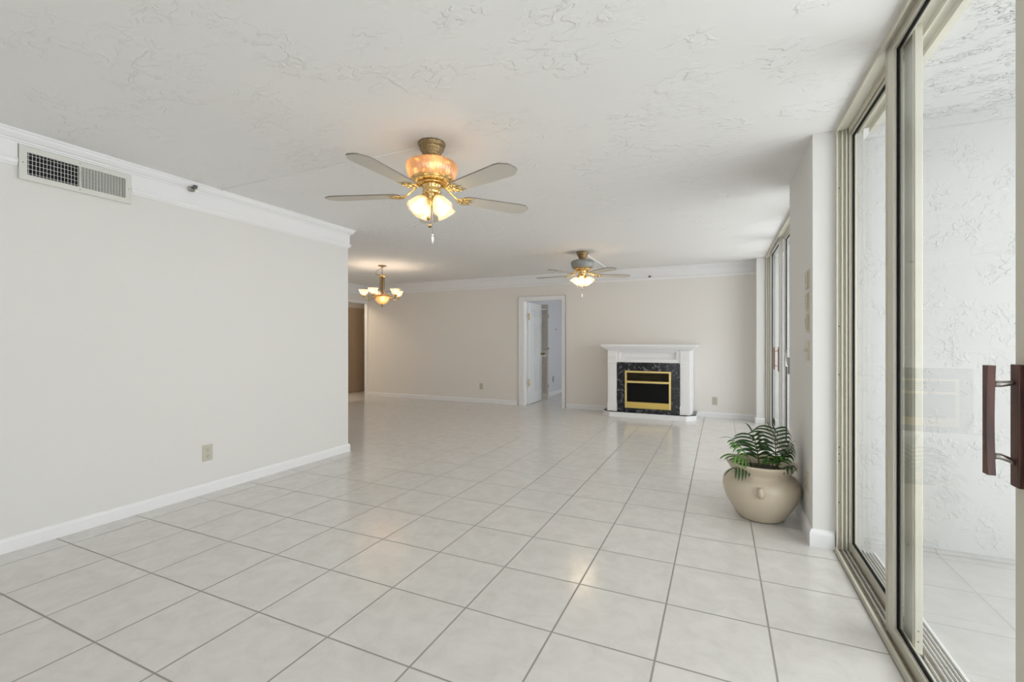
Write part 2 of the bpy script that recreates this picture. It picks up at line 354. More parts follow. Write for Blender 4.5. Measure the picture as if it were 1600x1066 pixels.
# baseboards
BP = [(0, 0), (0.016, 0), (0.016, 0.066), (0.012, 0.078), (0.006, 0.086), (0, 0.086)]
struct(sweep('baseboard_left', trim_white, [(LX, -3.0), (LX, LY), (SX, LY)], BP, -1), 'white baseboard under the left wall', 'baseboard')
struct(sweep('baseboard_far', trim_white, [(-7.13, FY), (-3.49, FY)], BP, -1), 'white baseboard left of the doorway', 'baseboard')
struct(sweep('baseboard_middle', trim_white, [(-2.53, FY), (-1.76, FY)], BP, -1), 'short white baseboard between doorway and fireplace', 'baseboard')
struct(sweep('baseboard_corner', trim_white, [(-0.33, FY), (0.49, FY), (0.49, 7.60), (0.60, 7.60)], BP, -1), 'white baseboard right of the fireplace', 'baseboard')
struct(sweep('baseboard_right', trim_white, [(0.615, 4.18), (0.50, 4.18), (0.50, 3.20), (0.606, 3.20)], [(o*1.1, z*1.2) for o, z in BP], -1), 'white baseboard around the pier beside the potted palm', 'baseboard')
struct(sweep('baseboard_bedroom', trim_white, [(-3.42, 8.1), (-3.42, 11.9), (0.5, 11.9)], BP, -1), 'white baseboard in the bedroom', 'baseboard')

# casings
def casing(name, label, x0, x1, z1, y, w=0.095, d=0.018):
    b = MB(); b.box(x0-w, x0, y-d, y, 0, z1+w*0.7); b.box(x1, x1+w*0.62, y-d, y, 0, z1+w*0.7); b.box(x0-w, x1+w*0.62, y-d-0.001, y, z1, z1+w*0.7)
    b.box(x0-w, x0-w+0.012, y-d-0.008, y, 0, z1+w*0.7); b.box(x0-w, x1+w*0.62, y-d-0.008, y, z1+w*0.7-0.012, z1+w*0.7); b.box(x1+w*0.62-0.01, x1+w*0.62, y-d-0.008, y, 0, z1+w*0.7)
    b.box(x0-0.001, x0+0.012, y-0.002, y+0.12, 0, z1); b.box(x1-0.012, x1+0.001, y-0.002, y+0.12, 0, z1); b.box(x0, x1, y-0.002, y+0.12, z1-0.012, z1)
    return struct(b.build(name, trim_white), label, 'trim')
casing('trim_4', 'white casing around the bedroom doorway', DX0, DX1, DZ, FY)
b = MB(); b.box(-7.215, -7.135, FY-0.018, FY+0.13, 0, 2.10); b.box(-7.272, -7.128, 6.72, 8.0, 2.045, 2.10); b.box(-7.272, -7.128, 6.68, 6.76, 0, 2.10)
struct(b.build('trim_5', trim_white), 'white casing of the opening to the hall', 'trim')

# --- doors of the house
def panel_door(name, label, w, h, t, mat, mirror=1):
    """six-panel leaf; local x 0..w along the leaf, y thickness, hinge at x=0"""
    root = thing(name, label, 'door'); del root['category']; root['category'] = 'door'; root['kind'] = 'structure'
    b = MB(); st = 0.11; cols = [(st, w/2-0.05), (w/2+0.05, w-st)]; rows = [(0.22, 0.80), (0.94, 1.56), (1.68, h-0.13)]
    b.box(0, w, -t/2+0.008, t/2-0.008, 0.01, h)
    for sgn in (-1, 1):
        y0, y1 = (t/2-0.008, t/2) if sgn > 0 else (-t/2, -t/2+0.008)
        b.box(0, st, y0, y1, 0.01, h); b.box(w-st, w, y0, y1, 0.01, h)
        zs = [0.01, 0.22, 0.80, 0.94, 1.56, 1.68, h-0.13, h]
        for k in (0, 2, 4, 6): b.box(st, w-st, y0, y1, zs[k], zs[k+1])
        for r0, r1 in rows: b.box(w/2-0.05, w/2+0.05, y0, y1, r0, r1)
        for (c0, c1) in cols:
            for (r0, r1) in rows:
                ya, yb = (t/2-0.008, t/2-0.002) if sgn > 0 else (-t/2+0.002, -t/2+0.008)
                b.box(c0+0.03, c1-0.03, ya, yb, r0+0.03, r1-0.03, 0.002)
    b.build('leaf', mat, root)
    return root
d1 = panel_door('door_1', 'white panel door standing open into the bedroom', 0.745, 1.955, 0.038, door_white)
d1.location = (-3.337, 8.025, 0.0); d1.rotation_euler = (0, 0, PI/2)
for z in (0.42, 1.68):
    b = MB(); b.tube([(0.0, -0.030, z-0.05), (0.0, -0.030, z+0.05)], 0.011, 10); b.box(-0.030, 0.0, -0.034, -0.028, z-0.047, z+0.047); b.sphere((0, -0.030, z+0.055), 0.012, 10); b.sphere((0, -0.030, z-0.055), 0.012, 10)
    h = b.build('hinge', brass, d1)
for s in (-1, 1):
    b = MB(); b.M = Matrix.Translation((0.69, s*0.019, 0.95)) @ Matrix.Rotation(-s*PI/2, 4, 'X'); b.lathe([(0.030, 0), (0.030, 0.006), (0.012, 0.012), (0.011, 0.03), (0.024, 0.04), (0.028, 0.055), (0.02, 0.066), (0.001, 0.069)], seg=20)
    b.build('knob', brass_old, d1)
d2 = panel_door('door_2', 'tan brown panel door in the hallway', 0.84, 2.0, 0.04, tan_door)
d2.location = (-7.925, 7.86, 0); d2.rotation_euler = (0, 0, PI/2)
b = MB(); b.M = Matrix.Translation((0.77, -0.02, 0.95)) @ Matrix.Rotation(PI/2, 4, 'X'); b.lathe([(0.028, 0), (0.028, 0.006), (0.011, 0.012), (0.011, 0.03), (0.026, 0.045), (0.02, 0.062), (0.001, 0.066)], seg=16)
b.build('knob', brass_old, d2)
# louvered bifold closet door folded out from the bedroom wall
ld = thing('louvered_door', 'narrow grey-beige louvered closet door behind the open white door', 'closet door', (-3.418, 8.74, 0))
b = MB(); b.box(0, 0.03, 0, 0.03, 0.02, 1.96); b.box(0.205, 0.235, 0, 0.03, 0.02, 1.96)
for z0, z1 in ((0.02, 0.14), (0.93, 1.01), (1.88, 1.96)): b.box(0.03, 0.205, 0, 0.03, z0, z1)
b.build('door_frame', louver_mat, ld)
b = MB(); z = 0.16
while z < 1.87:
    if not 0.90 < z < 1.02:
        b.M = Matrix.Translation((0.0, 0.015, z)) @ Matrix.Rotation(0.7, 4, 'X'); b.box(0.03, 0.205, -0.018, 0.018, -0.003, 0.003)
    z += 0.030
b.M = None; b.build('louvers', louver_mat, ld)
for z in (0.30, 1.72):
    MB().box(0.234, 0.242, 0.005, 0.025, z-0.03, z+0.03).build('hinge', brass_old, ld)
MB().sphere((0.245, 0.0, 1.06), 0.013, 12).build('knob', black, ld)

# ================================================================== sliding glass doors
def leaf(name, root, x, y0, y1, z0, z1, sw=0.085, rail=0.05, th=0.034, mat=alu, far_sw=None):
    """one sliding leaf as a frame part with a gasket and a glass sub-part"""
    fs = far_sw or sw
    b = MB(); b.box(x-th/2, x+th/2, y0, y0+sw, z0, z1, 0.002); b.box(x-th/2, x+th/2, y1-fs, y1, z0, z1, 0.002)
    b.box(x-th/2+0.001, x+th/2-0.001, y0+sw, y1-fs, z0, z0+rail); b.box(x-th/2+0.001, x+th/2-0.001, y0+sw, y1-fs, z1-rail*0.8, z1)
    b.box(x-th/2-0.004, x-th/2, y0+0.01, y0+0.016, z0, z1); b.box(x-th/2-0.004, x-th/2, y1-0.016, y1-0.01, z0, z1)
    f = b.build('leaf_frame', mat, root)
    ya, yb, za, zb = y0+sw, y1-fs, z0+rail, z1-rail*0.8
    g = MB(); w = 0.009
    g.box(x-0.005, x+0.005, ya, ya+w, za, zb); g.box(x-0.005, x+0.005, yb-w, yb, za, zb); g.box(x-0.005, x+0.005, ya+w, yb-w, za, za+w); g.box(x-0.005, x+0.005, ya+w, yb-w, zb-w, zb)
    g.build('gasket', gasket, f)
    MB().box(x-0.002, x+0.002, ya+0.002, yb-0.002, za+0.002, zb-0.002).build('pane', glass_mat, f)
    return f
def sill_track(root, y0, y1):
    b = MB(); b.box(0.605, 0.80, y0, y1, -0.10, 0.004)
    b.box(0.605, 0.616, y0, y1, 0.004, 0.020)
    b.build('sill', alu, root)
    b = MB(); b.box(0.616, 0.79, y0, y1, 0.004, 0.007); b.build('sill_floor', dirt, root)
    b = MB()
    for x in (0.640, 0.660, 0.690, 0.706, 0.730, 0.745, 0.760, 0.775): b.box(x-0.0015, x+0.0015, y0, y1, 0.007, 0.020)
    b.box(0.790, 0.80, y0, y1, 0.004, 0.018)
    b.build('rail', alu_light, root)
    b = MB(); b.box(0.605, 0.80, y0, y1, 2.428, H+0.0); b.box(0.605, 0.612, y0, y1, 2.412, 2.428); b.box(0.668, 0.676, y0, y1, 2.405, 2.428); b.box(0.770, 0.80, y0, y1, 2.400, 2.428); b.box(0.722, 0.728, y0, y1, 2.405, 2.428)
    b.build('head_track', alu, root)
w1 = thing('window_1', 'beige framed sliding glass door on the right of the room', 'sliding door'); w1['kind'] = 'structure'
sill_track(w1, -0.65, 3.20)
b = MB(); y = 3.20
b.box(0.612, 0.712, y-0.012, y, 0.004, H)
for x in (0.612, 0.636, 0.656, 0.672): b.box(x, x+0.006, y-0.034, y-0.012, 0.006, 2.425)
jm = b.build('jamb', alu, w1)
b = MB()
for z in (0.28, 0.52, 0.56, 0.60, 1.02, 1.30, 2.1):
    b.M = Matrix.Translation((0.627, 3.188, z)) @ Matrix.Rotation(PI/2, 4, 'X'); b.lathe([(0.0035, 0), (0.003, 0.002), (0.0005, 0.003)], seg=10)
b.M = None; b.build('screw', slot_dark, jm)
lb = leaf('leaf', w1, 0.650, 1.385, 2.390, 0.010, 2.428)
la = leaf('leaf', w1, 0.691, 2.228, 3.196, 0.010, 2.428, sw=0.115, far_sw=0.03, th=0.024)
leaf('leaf', w1, 0.697, 0.40, 1.45, 0.010, 2.428)
leaf('leaf', w1, 0.650, -0.60, 0.45, 0.010, 2.428)
b = MB(); b.box(0.684, 0.712, 2.222, 2.250, 0.007, 0.020)
for z in (0.065, 0.105): b.M = Matrix.Translation((0.690, 2.228, z)) @ Matrix.Rotation(PI/2, 4, 'X'); b.lathe([(0.004, 0), (0.0005, 0.002)], seg=10)
b.M = None; b.build('roller', chrome, la)
def pull(root, x, y, z, ln, wood_m, met, off=0.052, wplate=0.045):
    """wooden pull: backplate on the stile, grip standing off towards the room on two curved arms"""
    r = bpy.data.objects.new('pull_handle', None); COL.objects.link(r); r.parent = root; r.location = (x, y, z)
    b = MB(); n = 12; L = ln*1.10
    # backplate
    vs = []
    b.box(-0.012, 0.0, -wplate/2, wplate/2, -L/2-0.012, L/2-0.010, 0.002); b.build('backplate', wood_m, r)
    b = MB(); rings = []
    for i in range(n+1):
        t = i/n; zz = -ln/2+ln*t; k = 1-(2*t-1)**2
        x0 = -off-0.012+0.0; wy = 0.0125-0.003*k; bend = 0.006*k
        rings.append([b._v((x0+dx, dy+bend*0.5, zz)) for dx, dy in ((0, -wy), (0, wy), (0.014, wy), (0.014, -wy))])
    for i in range(n):
        for k in range(4): b._f([rings[i][k], rings[i][(k+1) % 4], rings[i+1][(k+1) % 4], rings[i+1][k]])
    b._f(rings[0]); b._f(rings[-1]); b.build('grip', wood_m, r)
    for zz, s in ((ln*0.33, 1), (-ln*0.33, -1)):
        b = MB(); pts = [(-off, 0, zz), (-off*0.7, 0, zz), (-off*0.35, 0, zz+0.003 if s > 0 else zz-0.008), (-0.010, 0, zz+0.006 if s > 0 else zz-0.016)]
        b.tube(pts, [0.0075, 0.0075, 0.006, 0.004], 8); b.build('bracket', met, r)
    return r
pull(w1, 0.631, 1.441, 1.030, 0.256, wood_dark, chrome, 0.050, 0.034)

w2 = thing('window_2', 'sliding glass door beyond the pier, near the fireplace', 'sliding door'); w2['kind'] = 'structure'
sill_track(w2, 4.18, 7.60)
b = MB()
for yy, s in ((4.18, 1), (7.60, -1)):
    y0, y1 = (yy, yy+0.012) if s > 0 else (yy-0.012, yy)
    b.box(0.612, 0.80, y0, y1, 0.004, H)
    for x in (0.612, 0.636, 0.672, 0.722): b.box(x, x+0.006, min(y1, y0)-(0.02 if s < 0 else 0), max(y0, y1)+(0.02 if s > 0 else 0), 0.006, 2.425)
b.build('jamb', alu, w2)
leaf('leaf', w2, 0.650, 6.15, 7.20, 0.010, 2.428, mat=alu_light, sw=0.07)
leaf('leaf', w2, 0.697, 5.05, 6.17, 0.010, 2.428, mat=alu_light, sw=0.07)
leaf('leaf', w2, 0.650, 4.20, 5.12, 0.010, 2.428, mat=alu_light, sw=0.07)
leaf('leaf', w2, 0.697, 7.12, 7.585, 0.010, 2.428, mat=alu_light, sw=0.06)
pull(w2, 0.632, 6.19, 1.01, 0.26, wood_red, steel, 0.045, 0.004)
b = MB(); b.tube([(0.690, 5.95, 0.93), (0.672, 5.95, 0.94), (0.672, 5.95, 1.12), (0.690, 5.95, 1.13)], 0.008, 8); b.build('outer_handle', steel, w2)
b = MB(); b.box(0.662, 0.70, 5.58, 5.70, 0.86, 1.04, 0.004); b.build('latch_box', principled('grey_latch', (0.22, 0.22, 0.22), 0.4, 0.4), w2)

w3 = thing('added_window_3', 'unseen window added behind the camera to let daylight in', 'window'); w3['kind'] = 'structure'  # added out of view as a daylight source from behind
b = MB()
for x in (-1.90, -0.83, 0.24): b.box(x, x+0.06, -3.09, -3.03, 0.08, 2.3)
b.box(-1.90, 0.30, -3.09, -3.03, 0.08, 0.13); b.box(-1.90, 0.30, -3.09, -3.03, 2.25, 2.3); b.build('window_frame', alu, w3)
MB().box(-1.84, 0.24, -3.062, -3.058, 0.13, 2.25).build('pane', glass_mat, w3)
w4 = thing('added_window_4', 'unseen window added to let daylight into the bedroom', 'window'); w4['kind'] = 'structure'  # added out of view so sky light reaches the bedroom wall
b = MB(); b.box(0.53, 0.59, 8.5, 8.55, 0.5, 2.1); b.box(0.53, 0.59, 11.45, 11.5, 0.5, 2.1); b.box(0.53, 0.59, 9.97, 10.03, 0.5, 2.1); b.box(0.53, 0.59, 8.5, 11.5, 0.5, 0.55); b.box(0.53, 0.59, 8.5, 11.5, 2.05, 2.1); b.build('window_frame', alu, w4)
MB().box(0.558, 0.562, 8.55, 11.45, 0.55, 2.05).build('pane', glass_mat, w4)

w5 = thing('added_window_5', 'unseen window added behind the left wall to light the dining area', 'window'); w5['kind'] = 'structure'  # added out of view to brighten the dining area and far wall
b = MB(); x = SX-0.06
for y0, y1, z0, z1 in ((4.2, 4.25, 0.8, 2.1), (5.2, 5.25, 0.8, 2.1), (4.2, 5.25, 0.8, 0.85), (4.2, 5.25, 2.05, 2.1), (4.2, 5.25, 1.43, 1.47)): b.box(x-0.03, x+0.03, y0, y1, z0, z1)
b.build('window_frame', alu_light, w5); MB().box(x-0.002, x+0.002, 4.25, 5.20, 0.85, 2.05).build('pane', glass_mat, w5)

# ================================================================== fireplace
fp = thing('fireplace', 'white mantel fireplace with black granite surround against the far wall', 'fireplace', (0, 0, 0))
F = 7.388
hx = [(-1.755, FY-0.001), (-1.755, 7.47), (-1.625, 7.345), (-0.465, 7.345), (-0.325, 7.465), (-0.325, FY-0.001)]
b = MB(); b.prism(hx, 0, 0.075); b.build('hearth', trim_white, fp)
hx2 = [(-1.745, FY-0.002), (-1.745, 7.475), (-1.62, 7.357), (-0.47, 7.357), (-0.335, 7.470), (-0.335, FY-0.002)]
b = MB(); b.prism(hx2, 0.075, 0.088); b.build('hearth_slab', granite_mat, fp)
b = MB(); b.box(-1.655, -1.515, 7.46, FY-0.002, 0.088, 1.07); b.box(-0.550, -0.385, 7.46, FY-0.002, 0.088, 1.07); b.box(-1.515, -0.550, 7.46, FY-0.002, 0.88, 1.07)
b.build('mantel_body', trim_white, fp)
for x0, x1 in ((-1.660, -1.525), (-0.552, -0.412)):
    b = MB(); b.box(x0, x1, F, 7.46, 0.088, 1.068); b.box(x0-0.006, x1+0.006, F-0.008, 7.46, 0.088, 0.215, 0.002)
    b.box(x0-0.004, x1+0.004, F-0.006, 7.46, 0.86, 0.885, 0.002); b.box(x0-0.005, x1+0.005, F-0.010, 7.46, 0.955, 0.97, 0.002)
    b.box(x0+0.022, x1-0.022, F-0.004, F, 0.25, 0.83)
    b.build('pilaster', trim_white, fp)
b = MB(); b.box(-1.525, -0.552, 7.437, 7.46, 0.875, 1.068)
x0, x1, z0, z1 = -1.47, -0.61, 0.925, 1.045
b.box(-1.525, x0, 7.400, 7.437, 0.875, 1.068); b.box(x1, -0.552, 7.400, 7.437, 0.875, 1.068); b.box(x0, x1, 7.400, 7.437, 0.875, z0); b.box(x0, x1, 7.400, 7.437, z1, 1.068)
b.box(x0, x1, 7.410, 7.437, z0, z0+0.008); b.box(x0, x1, 7.410, 7.437, z1-0.008, z1); b.box(x0, x0+0.008, 7.410, 7.437, z0+0.008, z1-0.008); b.box(x1-0.008, x1, 7.410, 7.437, z0+0.008, z1-0.008)
b.build('frieze_panel', trim_white, fp)
b = MB()
for o, z0, z1 in ((0.015, 1.068, 1.082), (0.03, 1.082, 1.098), (0.055, 1.098, 1.112), (0.075, 1.112, 1.130), (0.095, 1.130, 1.160)):
    b.box(-1.665-o, -0.395+o, F-0.005-o*0.9, FY-0.002, z0, z1, 0.002)
b.build('mantel_shelf', trim_white, fp)
b = MB(); fx0, fx1, fz0, fz1 = -1.392, -0.690, 0.142, 0.738
b.box(-1.525, fx0, 7.435, 7.455, 0.088, 0.875); b.box(fx1, -0.552, 7.435, 7.455, 0.088, 0.875); b.box(fx0, fx1, 7.435, 7.455, fz1-0.01, 0.875); b.box(fx0, fx1, 7.435, 7.455, 0.088, fz0+0.01)
b.build('granite_surround', granite_mat, fp)
b = MB(); b.box(fx0+0.012, fx1-0.012, 7.47, 7.80, fz0+0.01, fz1-0.01)
fb = b.build('firebox', black, fp)
b = MB(); w = 0.030; yf0, yf1 = 7.418, 7.455
b.box(fx0, fx0+w, yf0, yf1, fz0, fz1, 0.003); b.box(fx1-w, fx1, yf0, yf1, fz0, fz1, 0.003); b.box(fx0+w, fx1-w, yf0, yf1, fz1-w, fz1, 0.003); b.box(fx0+w, fx1-w, yf0+0.002, yf1, 0.545, 0.578, 0.003)
o = b.build('fire_frame', gold, fp)
b = MB(); b.box(fx0+w, fx1-w, 7.425, 7.455, fz0, 0.242, 0.003); b.build('lower_panel', gold_panel, fp)
b = MB(); b.box(fx0+w, fx1-w, 7.450, 7.458, 0.240, 0.548); b.build('fire_glass', black_glass, fp)
b = MB()
for k in range(4):
    z = 0.598+k*0.030; b.M = Matrix.Translation((0, 7.440, z)) @ Matrix.Rotation(0.35, 4, 'X'); b.box(fx0+w, fx1-w, -0.010, 0.010, -0.002, 0.002)
b.M = None; b.build('louvers', brass_old, fp)

# ================================================================== ceiling fans
def shade_bm(b, base, axis_az, tilt, L=0.105, r0=0.024, r1=0.060, flute=14):
    M = Matrix.Translation(base) @ Matrix.Rotation(axis_az, 4, 'Z') @ Matrix.Rotation(PI-tilt, 4, 'Y')
    b.M = M
    out = [(r0, 0), (r0*1.25, L*0.12), (r0*1.75, L*0.35), (r1*0.86, L*0.65), (r1*0.95, L*0.85), (r1*1.08, L)]
    inn = [(r-0.003, z) for r, z in out[::-1]]
    b.lathe(out+inn, seg=42, flute=flute, famp=0.03, cap=False); b.M = None
    return M
def make_fan(label, cx, cy, ph, lit, name='ceiling_fan', shade_r=0.058, yaw0=0.0):
    root = thing(name, label, 'ceiling fan', (cx, cy, H), 0, 'ceiling fans of the living room')
    b = MB(); b.lathe([(0.082, 0), (0.086, -0.006), (0.083, -0.016), (0.074, -0.021), (0.078, -0.028), (0.070, -0.050), (0.058, -0.060), (0.061, -0.068), (0.052, -0.084), (0.046, -0.090), (0.050, -0.096), (0.042, -0.108), (0.020, -0.112), (0.018, -0.13)], seg=36)
    b.build('canopy', brass_old, root)
    # motor housing: ribbed glass drum with brass rims
    amber = shade_amber if lit else shade_grey
    z0, z1 = -0.120, -0.228
    b = MB(); prof = [(0.115, z0), (0.142, z0-0.006), (0.152, z0-0.016), (0.155, z0-0.030), (0.152, z0-0.055), (0.145, z0-0.080), (0.134, z1+0.004), (0.126, z1)]
    b.lathe(prof+[(r-0.005, z) for r, z in prof[::-1]], seg=168, flute=42, famp=0.018, cap=False); b.build('glass_drum', amber, root)
    b = MB(); b.lathe([(0.02, z0+0.002), (0.118, z0+0.002), (0.122, z0-0.004), (0.118, z0-0.008), (0.02, z0-0.006)], seg=40)
    b.lathe([(0.02, z1+0.012), (0.128, z1+0.006), (0.132, z1-0.002), (0.120, z1-0.007), (0.095, z1-0.014), (0.075, z1-0.022), (0.040, z1-0.026)], seg=40)
    b.lathe([(0.062, z0-0.004), (0.062, z1+0.01)], seg=24)
    b.build('motor_housing', brass if lit else brass_old, root)
    # flywheel filigree ring
    b = MB()
    for i in range(15):
        a = 2*PI*i/15; b.torus((0.098*math.cos(a), 0.098*math.sin(a), z1-0.014), 0.016, 0.0045, 'z', 12, 6)
    b.torus((0, 0, z1-0.012), 0.112, 0.006, 'z', 36, 8); b.torus((0, 0, z1-0.026), 0.080, 0.006, 'z', 36, 8)
    b.build('filigree_ring', brass, root)
    # blades and irons
    for k in range(5):
        a = math.radians(ph+72*k)
        R = Matrix.Rotation(a, 4, 'Z') @ Matrix.Translation((0, 0, -0.32))
        Rb = R @ Matrix.Rotation(math.radians(PITCH), 4, 'X')
        b = MB(); b.M = Rb
        hw0, hw1 = 0.056, 0.073
        half = [(0.205, 0.030), (0.225, 0.050), (0.26, hw0), (0.605, hw1), (0.640, 0.068), (0.664, 0.046), (0.676, 0.040), (0.683, 0.022), (0.684, 0.0)]
        poly = [(x, -y) for x, y in half] + [(x, y) for x, y in half[::-1][1:]]
        b.prism(poly, -0.004, 0.004)
        bl = b.build('blade', [blade_mat, blade_edge], root)
        for f in bl.data.polygons:
            if abs(f.normal.dot(Rb.to_3x3() @ Vector((0, 0, 1)))) < 0.5: f.material_index = 1
        b = MB(); b.M = R
        b.tube([(0.07, 0, 0.065), (0.10, 0, 0.050), (0.14, 0, 0.018), (0.17, 0, -0.004), (0.20, 0, -0.010)], [0.010, 0.009, 0.008, 0.010, 0.012], 8, flat=0.6)
        b.M = Rb
        b.torus((0.225, 0.022, -0.008), 0.022, 0.005, 'z', 14, 6); b.torus((0.225, -0.022, -0.008), 0.022, 0.005, 'z', 14, 6)
        b.torus((0.190, 0.018, -0.008), 0.014, 0.0045, 'z', 12, 6); b.torus((0.190, -0.018, -0.008), 0.014, 0.0045, 'z', 12, 6)
        b.tube([(0.19, 0, -0.009), (0.235, 0, -0.011), (0.275, 0, -0.007)], [0.012, 0.014, 0.003], 8, flat=0.4)
        for s in (-1, 1): b.tube([(0.20, s*0.01, -0.008), (0.24, s*0.040, -0.008), (0.275, s*0.046, -0.006)], [0.008, 0.007, 0.002], 6, flat=0.5)
        for sx_, sy_ in ((0.235, 0.022), (0.235, -0.022), (0.255, 0)): b.sphere((sx_, sy_, -0.009), 0.006, 8)
        b.build('blade_iron', brass, root)
    # switch housing and light kit
    b = MB(); b.lathe([(0.040, -0.250), (0.058, -0.256), (0.060, -0.266), (0.054, -0.272), (0.057, -0.296), (0.060, -0.306), (0.052, -0.318), (0.040, -0.330), (0.044, -0.338), (0.036, -0.352), (0.018, -0.362), (0.012, -0.372), (0.014, -0.380), (0.001, -0.390)], seg=32)
    b.build('switch_housing', brass, root)
    for k in range(4):
        a = yaw0+PI/4+k*PI/2; tilt = math.radians(38)
        dx, dy = math.cos(a), math.sin(a)
        b = MB(); b.tube([(0.030*dx, 0.030*dy, -0.335), (0.045*dx, 0.045*dy, -0.338), (0.055*dx, 0.055*dy, -0.346)], 0.009, 8)
        base = (0.052*dx, 0.052*dy, -0.345)
        b.M = Matrix.Translation(base) @ Matrix.Rotation(a, 4, 'Z') @ Matrix.Rotation(PI-tilt, 4, 'Y'); b.lathe([(0.012, -0.008), (0.024, -0.004), (0.027, 0.012), (0.022, 0.016)], seg=20); b.M = None
        ar = b.build('lamp_arm', brass, root)
        b = MB(); M = shade_bm(b, base, a, tilt, r1=shade_r); b.build('lamp_shade', shade_clear, ar)
        b = MB(); b.M = M; b.lathe([(0.010, 0.010), (0.012, 0.025), (0.020, 0.045), (0.021, 0.058), (0.014, 0.072), (0.001, 0.077)], seg=16, cap=False); b.M = None; bb = b.build('bulb', bulb_mat, ar)
        ld_ = bpy.data.lights.new('bulb_light', 'POINT'); ld_.energy = FAN_W*(1.0 if lit else 1.7); ld_.color = (1, 0.80, 0.56); ld_.shadow_soft_size = 0.02
        lo = bpy.data.objects.new('bulb_light', ld_); COL.objects.link(lo); lo.parent = root; lo.location = M @ Vector((0, 0, 0.088))
    if lit:
        for k in range(4):
            a = k*PI/2+0.5
            MB().sphere((0.098*math.cos(a), 0.098*math.sin(a), -0.172), 0.016, 12, (1, 1, 1.3)).build('drum_bulb', bulb_mat, root)
            ld_ = bpy.data.lights.new('drum_light', 'POINT'); ld_.energy = 0.3; ld_.color = (1, 0.84, 0.64); ld_.shadow_soft_size = 0.02
            lo = bpy.data.objects.new('drum_light', ld_); COL.objects.link(lo); lo.parent = root; lo.location = (0.120*math.cos(a+0.3), 0.120*math.sin(a+0.3), -0.170)
    # pull chains
    rt = Vector((0.91, 0.415, 0)); tw = Vector((0.415, -0.91, 0))
    def chain(off, zl, n, mat2, end):
        b = MB(); x, y = off.x, off.y
        b.tube([(x, y, -0.33), (x, y, zl)], 0.0012, 6)
        for i in range(n): b.sphere((x, y, -0.34-(abs(zl)-0.34)*i/n), 0.0026, 6)
        c = b.build('pull_chain', chrome, root)
        b = MB()
        if end == 'crystal': b.sphere((x, y, zl-0.004), 0.006, 8); b.lathe([(0.002, 0), (0.009, -0.014), (0.008, -0.034), (0.001, -0.050)], (x, y, zl-0.008), 6, smooth=False)
        else: b.sphere((x, y, zl), 0.012, 12, (1, 1, 1))
        b.build('pull_fob', mat2, c)
    s = 1 if lit else -1
    chain(rt*0.012*s+tw*0.045, -0.575, 16, principled('crystal_fob', (0.9, 0.9, 0.9), 0.1), 'crystal')
    chain(rt*-0.006+tw*0.03, -0.520, 12, brass_old, 'ball')
    chain(rt*-0.012*s+tw*0.05, -0.480, 10, brass_old, 'ball')
    return root
PITCH = -7
FAN_W = 1.0
make_fan('brass ceiling fan with glowing amber glass drum and four lit lamps, nearest', -1.624, 2.362, -17.94, True, yaw0=0.4282)
make_fan('farther ceiling fan with unlit grey glass drum, nearer the fireplace', -1.721, 6.098, 32.7, False, shade_r=0.066, yaw0=0.9)

# unseen hall lamp, inferred from the warm tone, added to brighten the tan door
ld_ = bpy.data.lights.new('hall_lamp_light', 'POINT'); ld_.energy = 20.0; ld_.color = (1, 0.80, 0.58); ld_.shadow_soft_size = 0.08
lo = bpy.data.objects.new('hall_lamp_light', ld_); COL.objects.link(lo); lo.location = (-7.55, 6.6, 2.2)

# surface raceways on the ceiling
b = MB(); b.box(-3.675, -1.70, 2.372, 2.388, H-0.006, H-0.0005); b.box(-2.74, -2.70, 2.368, 2.392, H-0.008, H-0.0005); tag(b.build('cable_raceway', ceiling_mat), 'thin painted cable channel on the ceiling from left wall to nearest fan', 'cable channel', 'ceiling cable channels')
b = MB(); b.box(-1.732, -1.712, 6.18, FY-0.06, H-0.014, H-0.0005); tag(b.build('cable_raceway', trim_white), 'white cable channel on the ceiling behind the grey-drum fan', 'cable channel', 'ceiling cable channels')

# ================================================================== chandelier
ch = thing('chandelier', 'brass five-arm chandelier with lit glass cups over the dining area', 'chandelier', (-4.985, 5.85, H))
b = MB(); b.lathe([(0.068, 0), (0.070, -0.006), (0.055, -0.014), (0.030, -0.022), (0.012, -0.034), (0.001, -0.036)], seg=28); b.build('canopy', brass_old, ch)
rt = Vector((0.761, 0.648, 0)); tw = Vector((0.648, -0.761, 0))
b = MB()
for i in range(5): b.torus((0, 0, -0.045-i*0.024), 0.013, 0.003, 'x' if i % 2 else 'y', 12, 6)
b.tube([tuple(rt*t[0]+Vector((0, 0, t[1]))) for t in ((0.0, -0.03), (-0.05, -0.07), (-0.09, -0.09), (-0.10, -0.12), (-0.085, -0.15), (-0.04, -0.165), (0, -0.15), (0.02, -0.16))], 0.0045, 8)
b.build('chain', brass_old, ch)
b = MB(); b.lathe([(0.010, -0.150), (0.030, -0.158), (0.050, -0.170), (0.054, -0.180), (0.040, -0.190), (0.020, -0.196)], seg=28)
for i in range(8):
    a = i*PI/4; b.torus((0.052*math.cos(a), 0.052*math.sin(a), -0.168), 0.012, 0.0035, 'z', 10, 5)
b.build('crown_cap', brass, ch)
for i in range(4):
    a = i*PI/2+0.3; x, y = 0.036*math.cos(a), 0.036*math.sin(a)
    b = MB(); b.tube([(x, y, -0.185), (x, y, -0.40), (x*1.3, y*1.3, -0.43), (x*2.2, y*2.2, -0.475)], 0.0065, 8); b.build('rod', brass_old, ch)
b = MB(); b.lathe([(0.014, -0.18), (0.014, -0.44), (0.022, -0.45), (0.012, -0.47)], seg=14); b.build('center_stem', brass_old, ch)
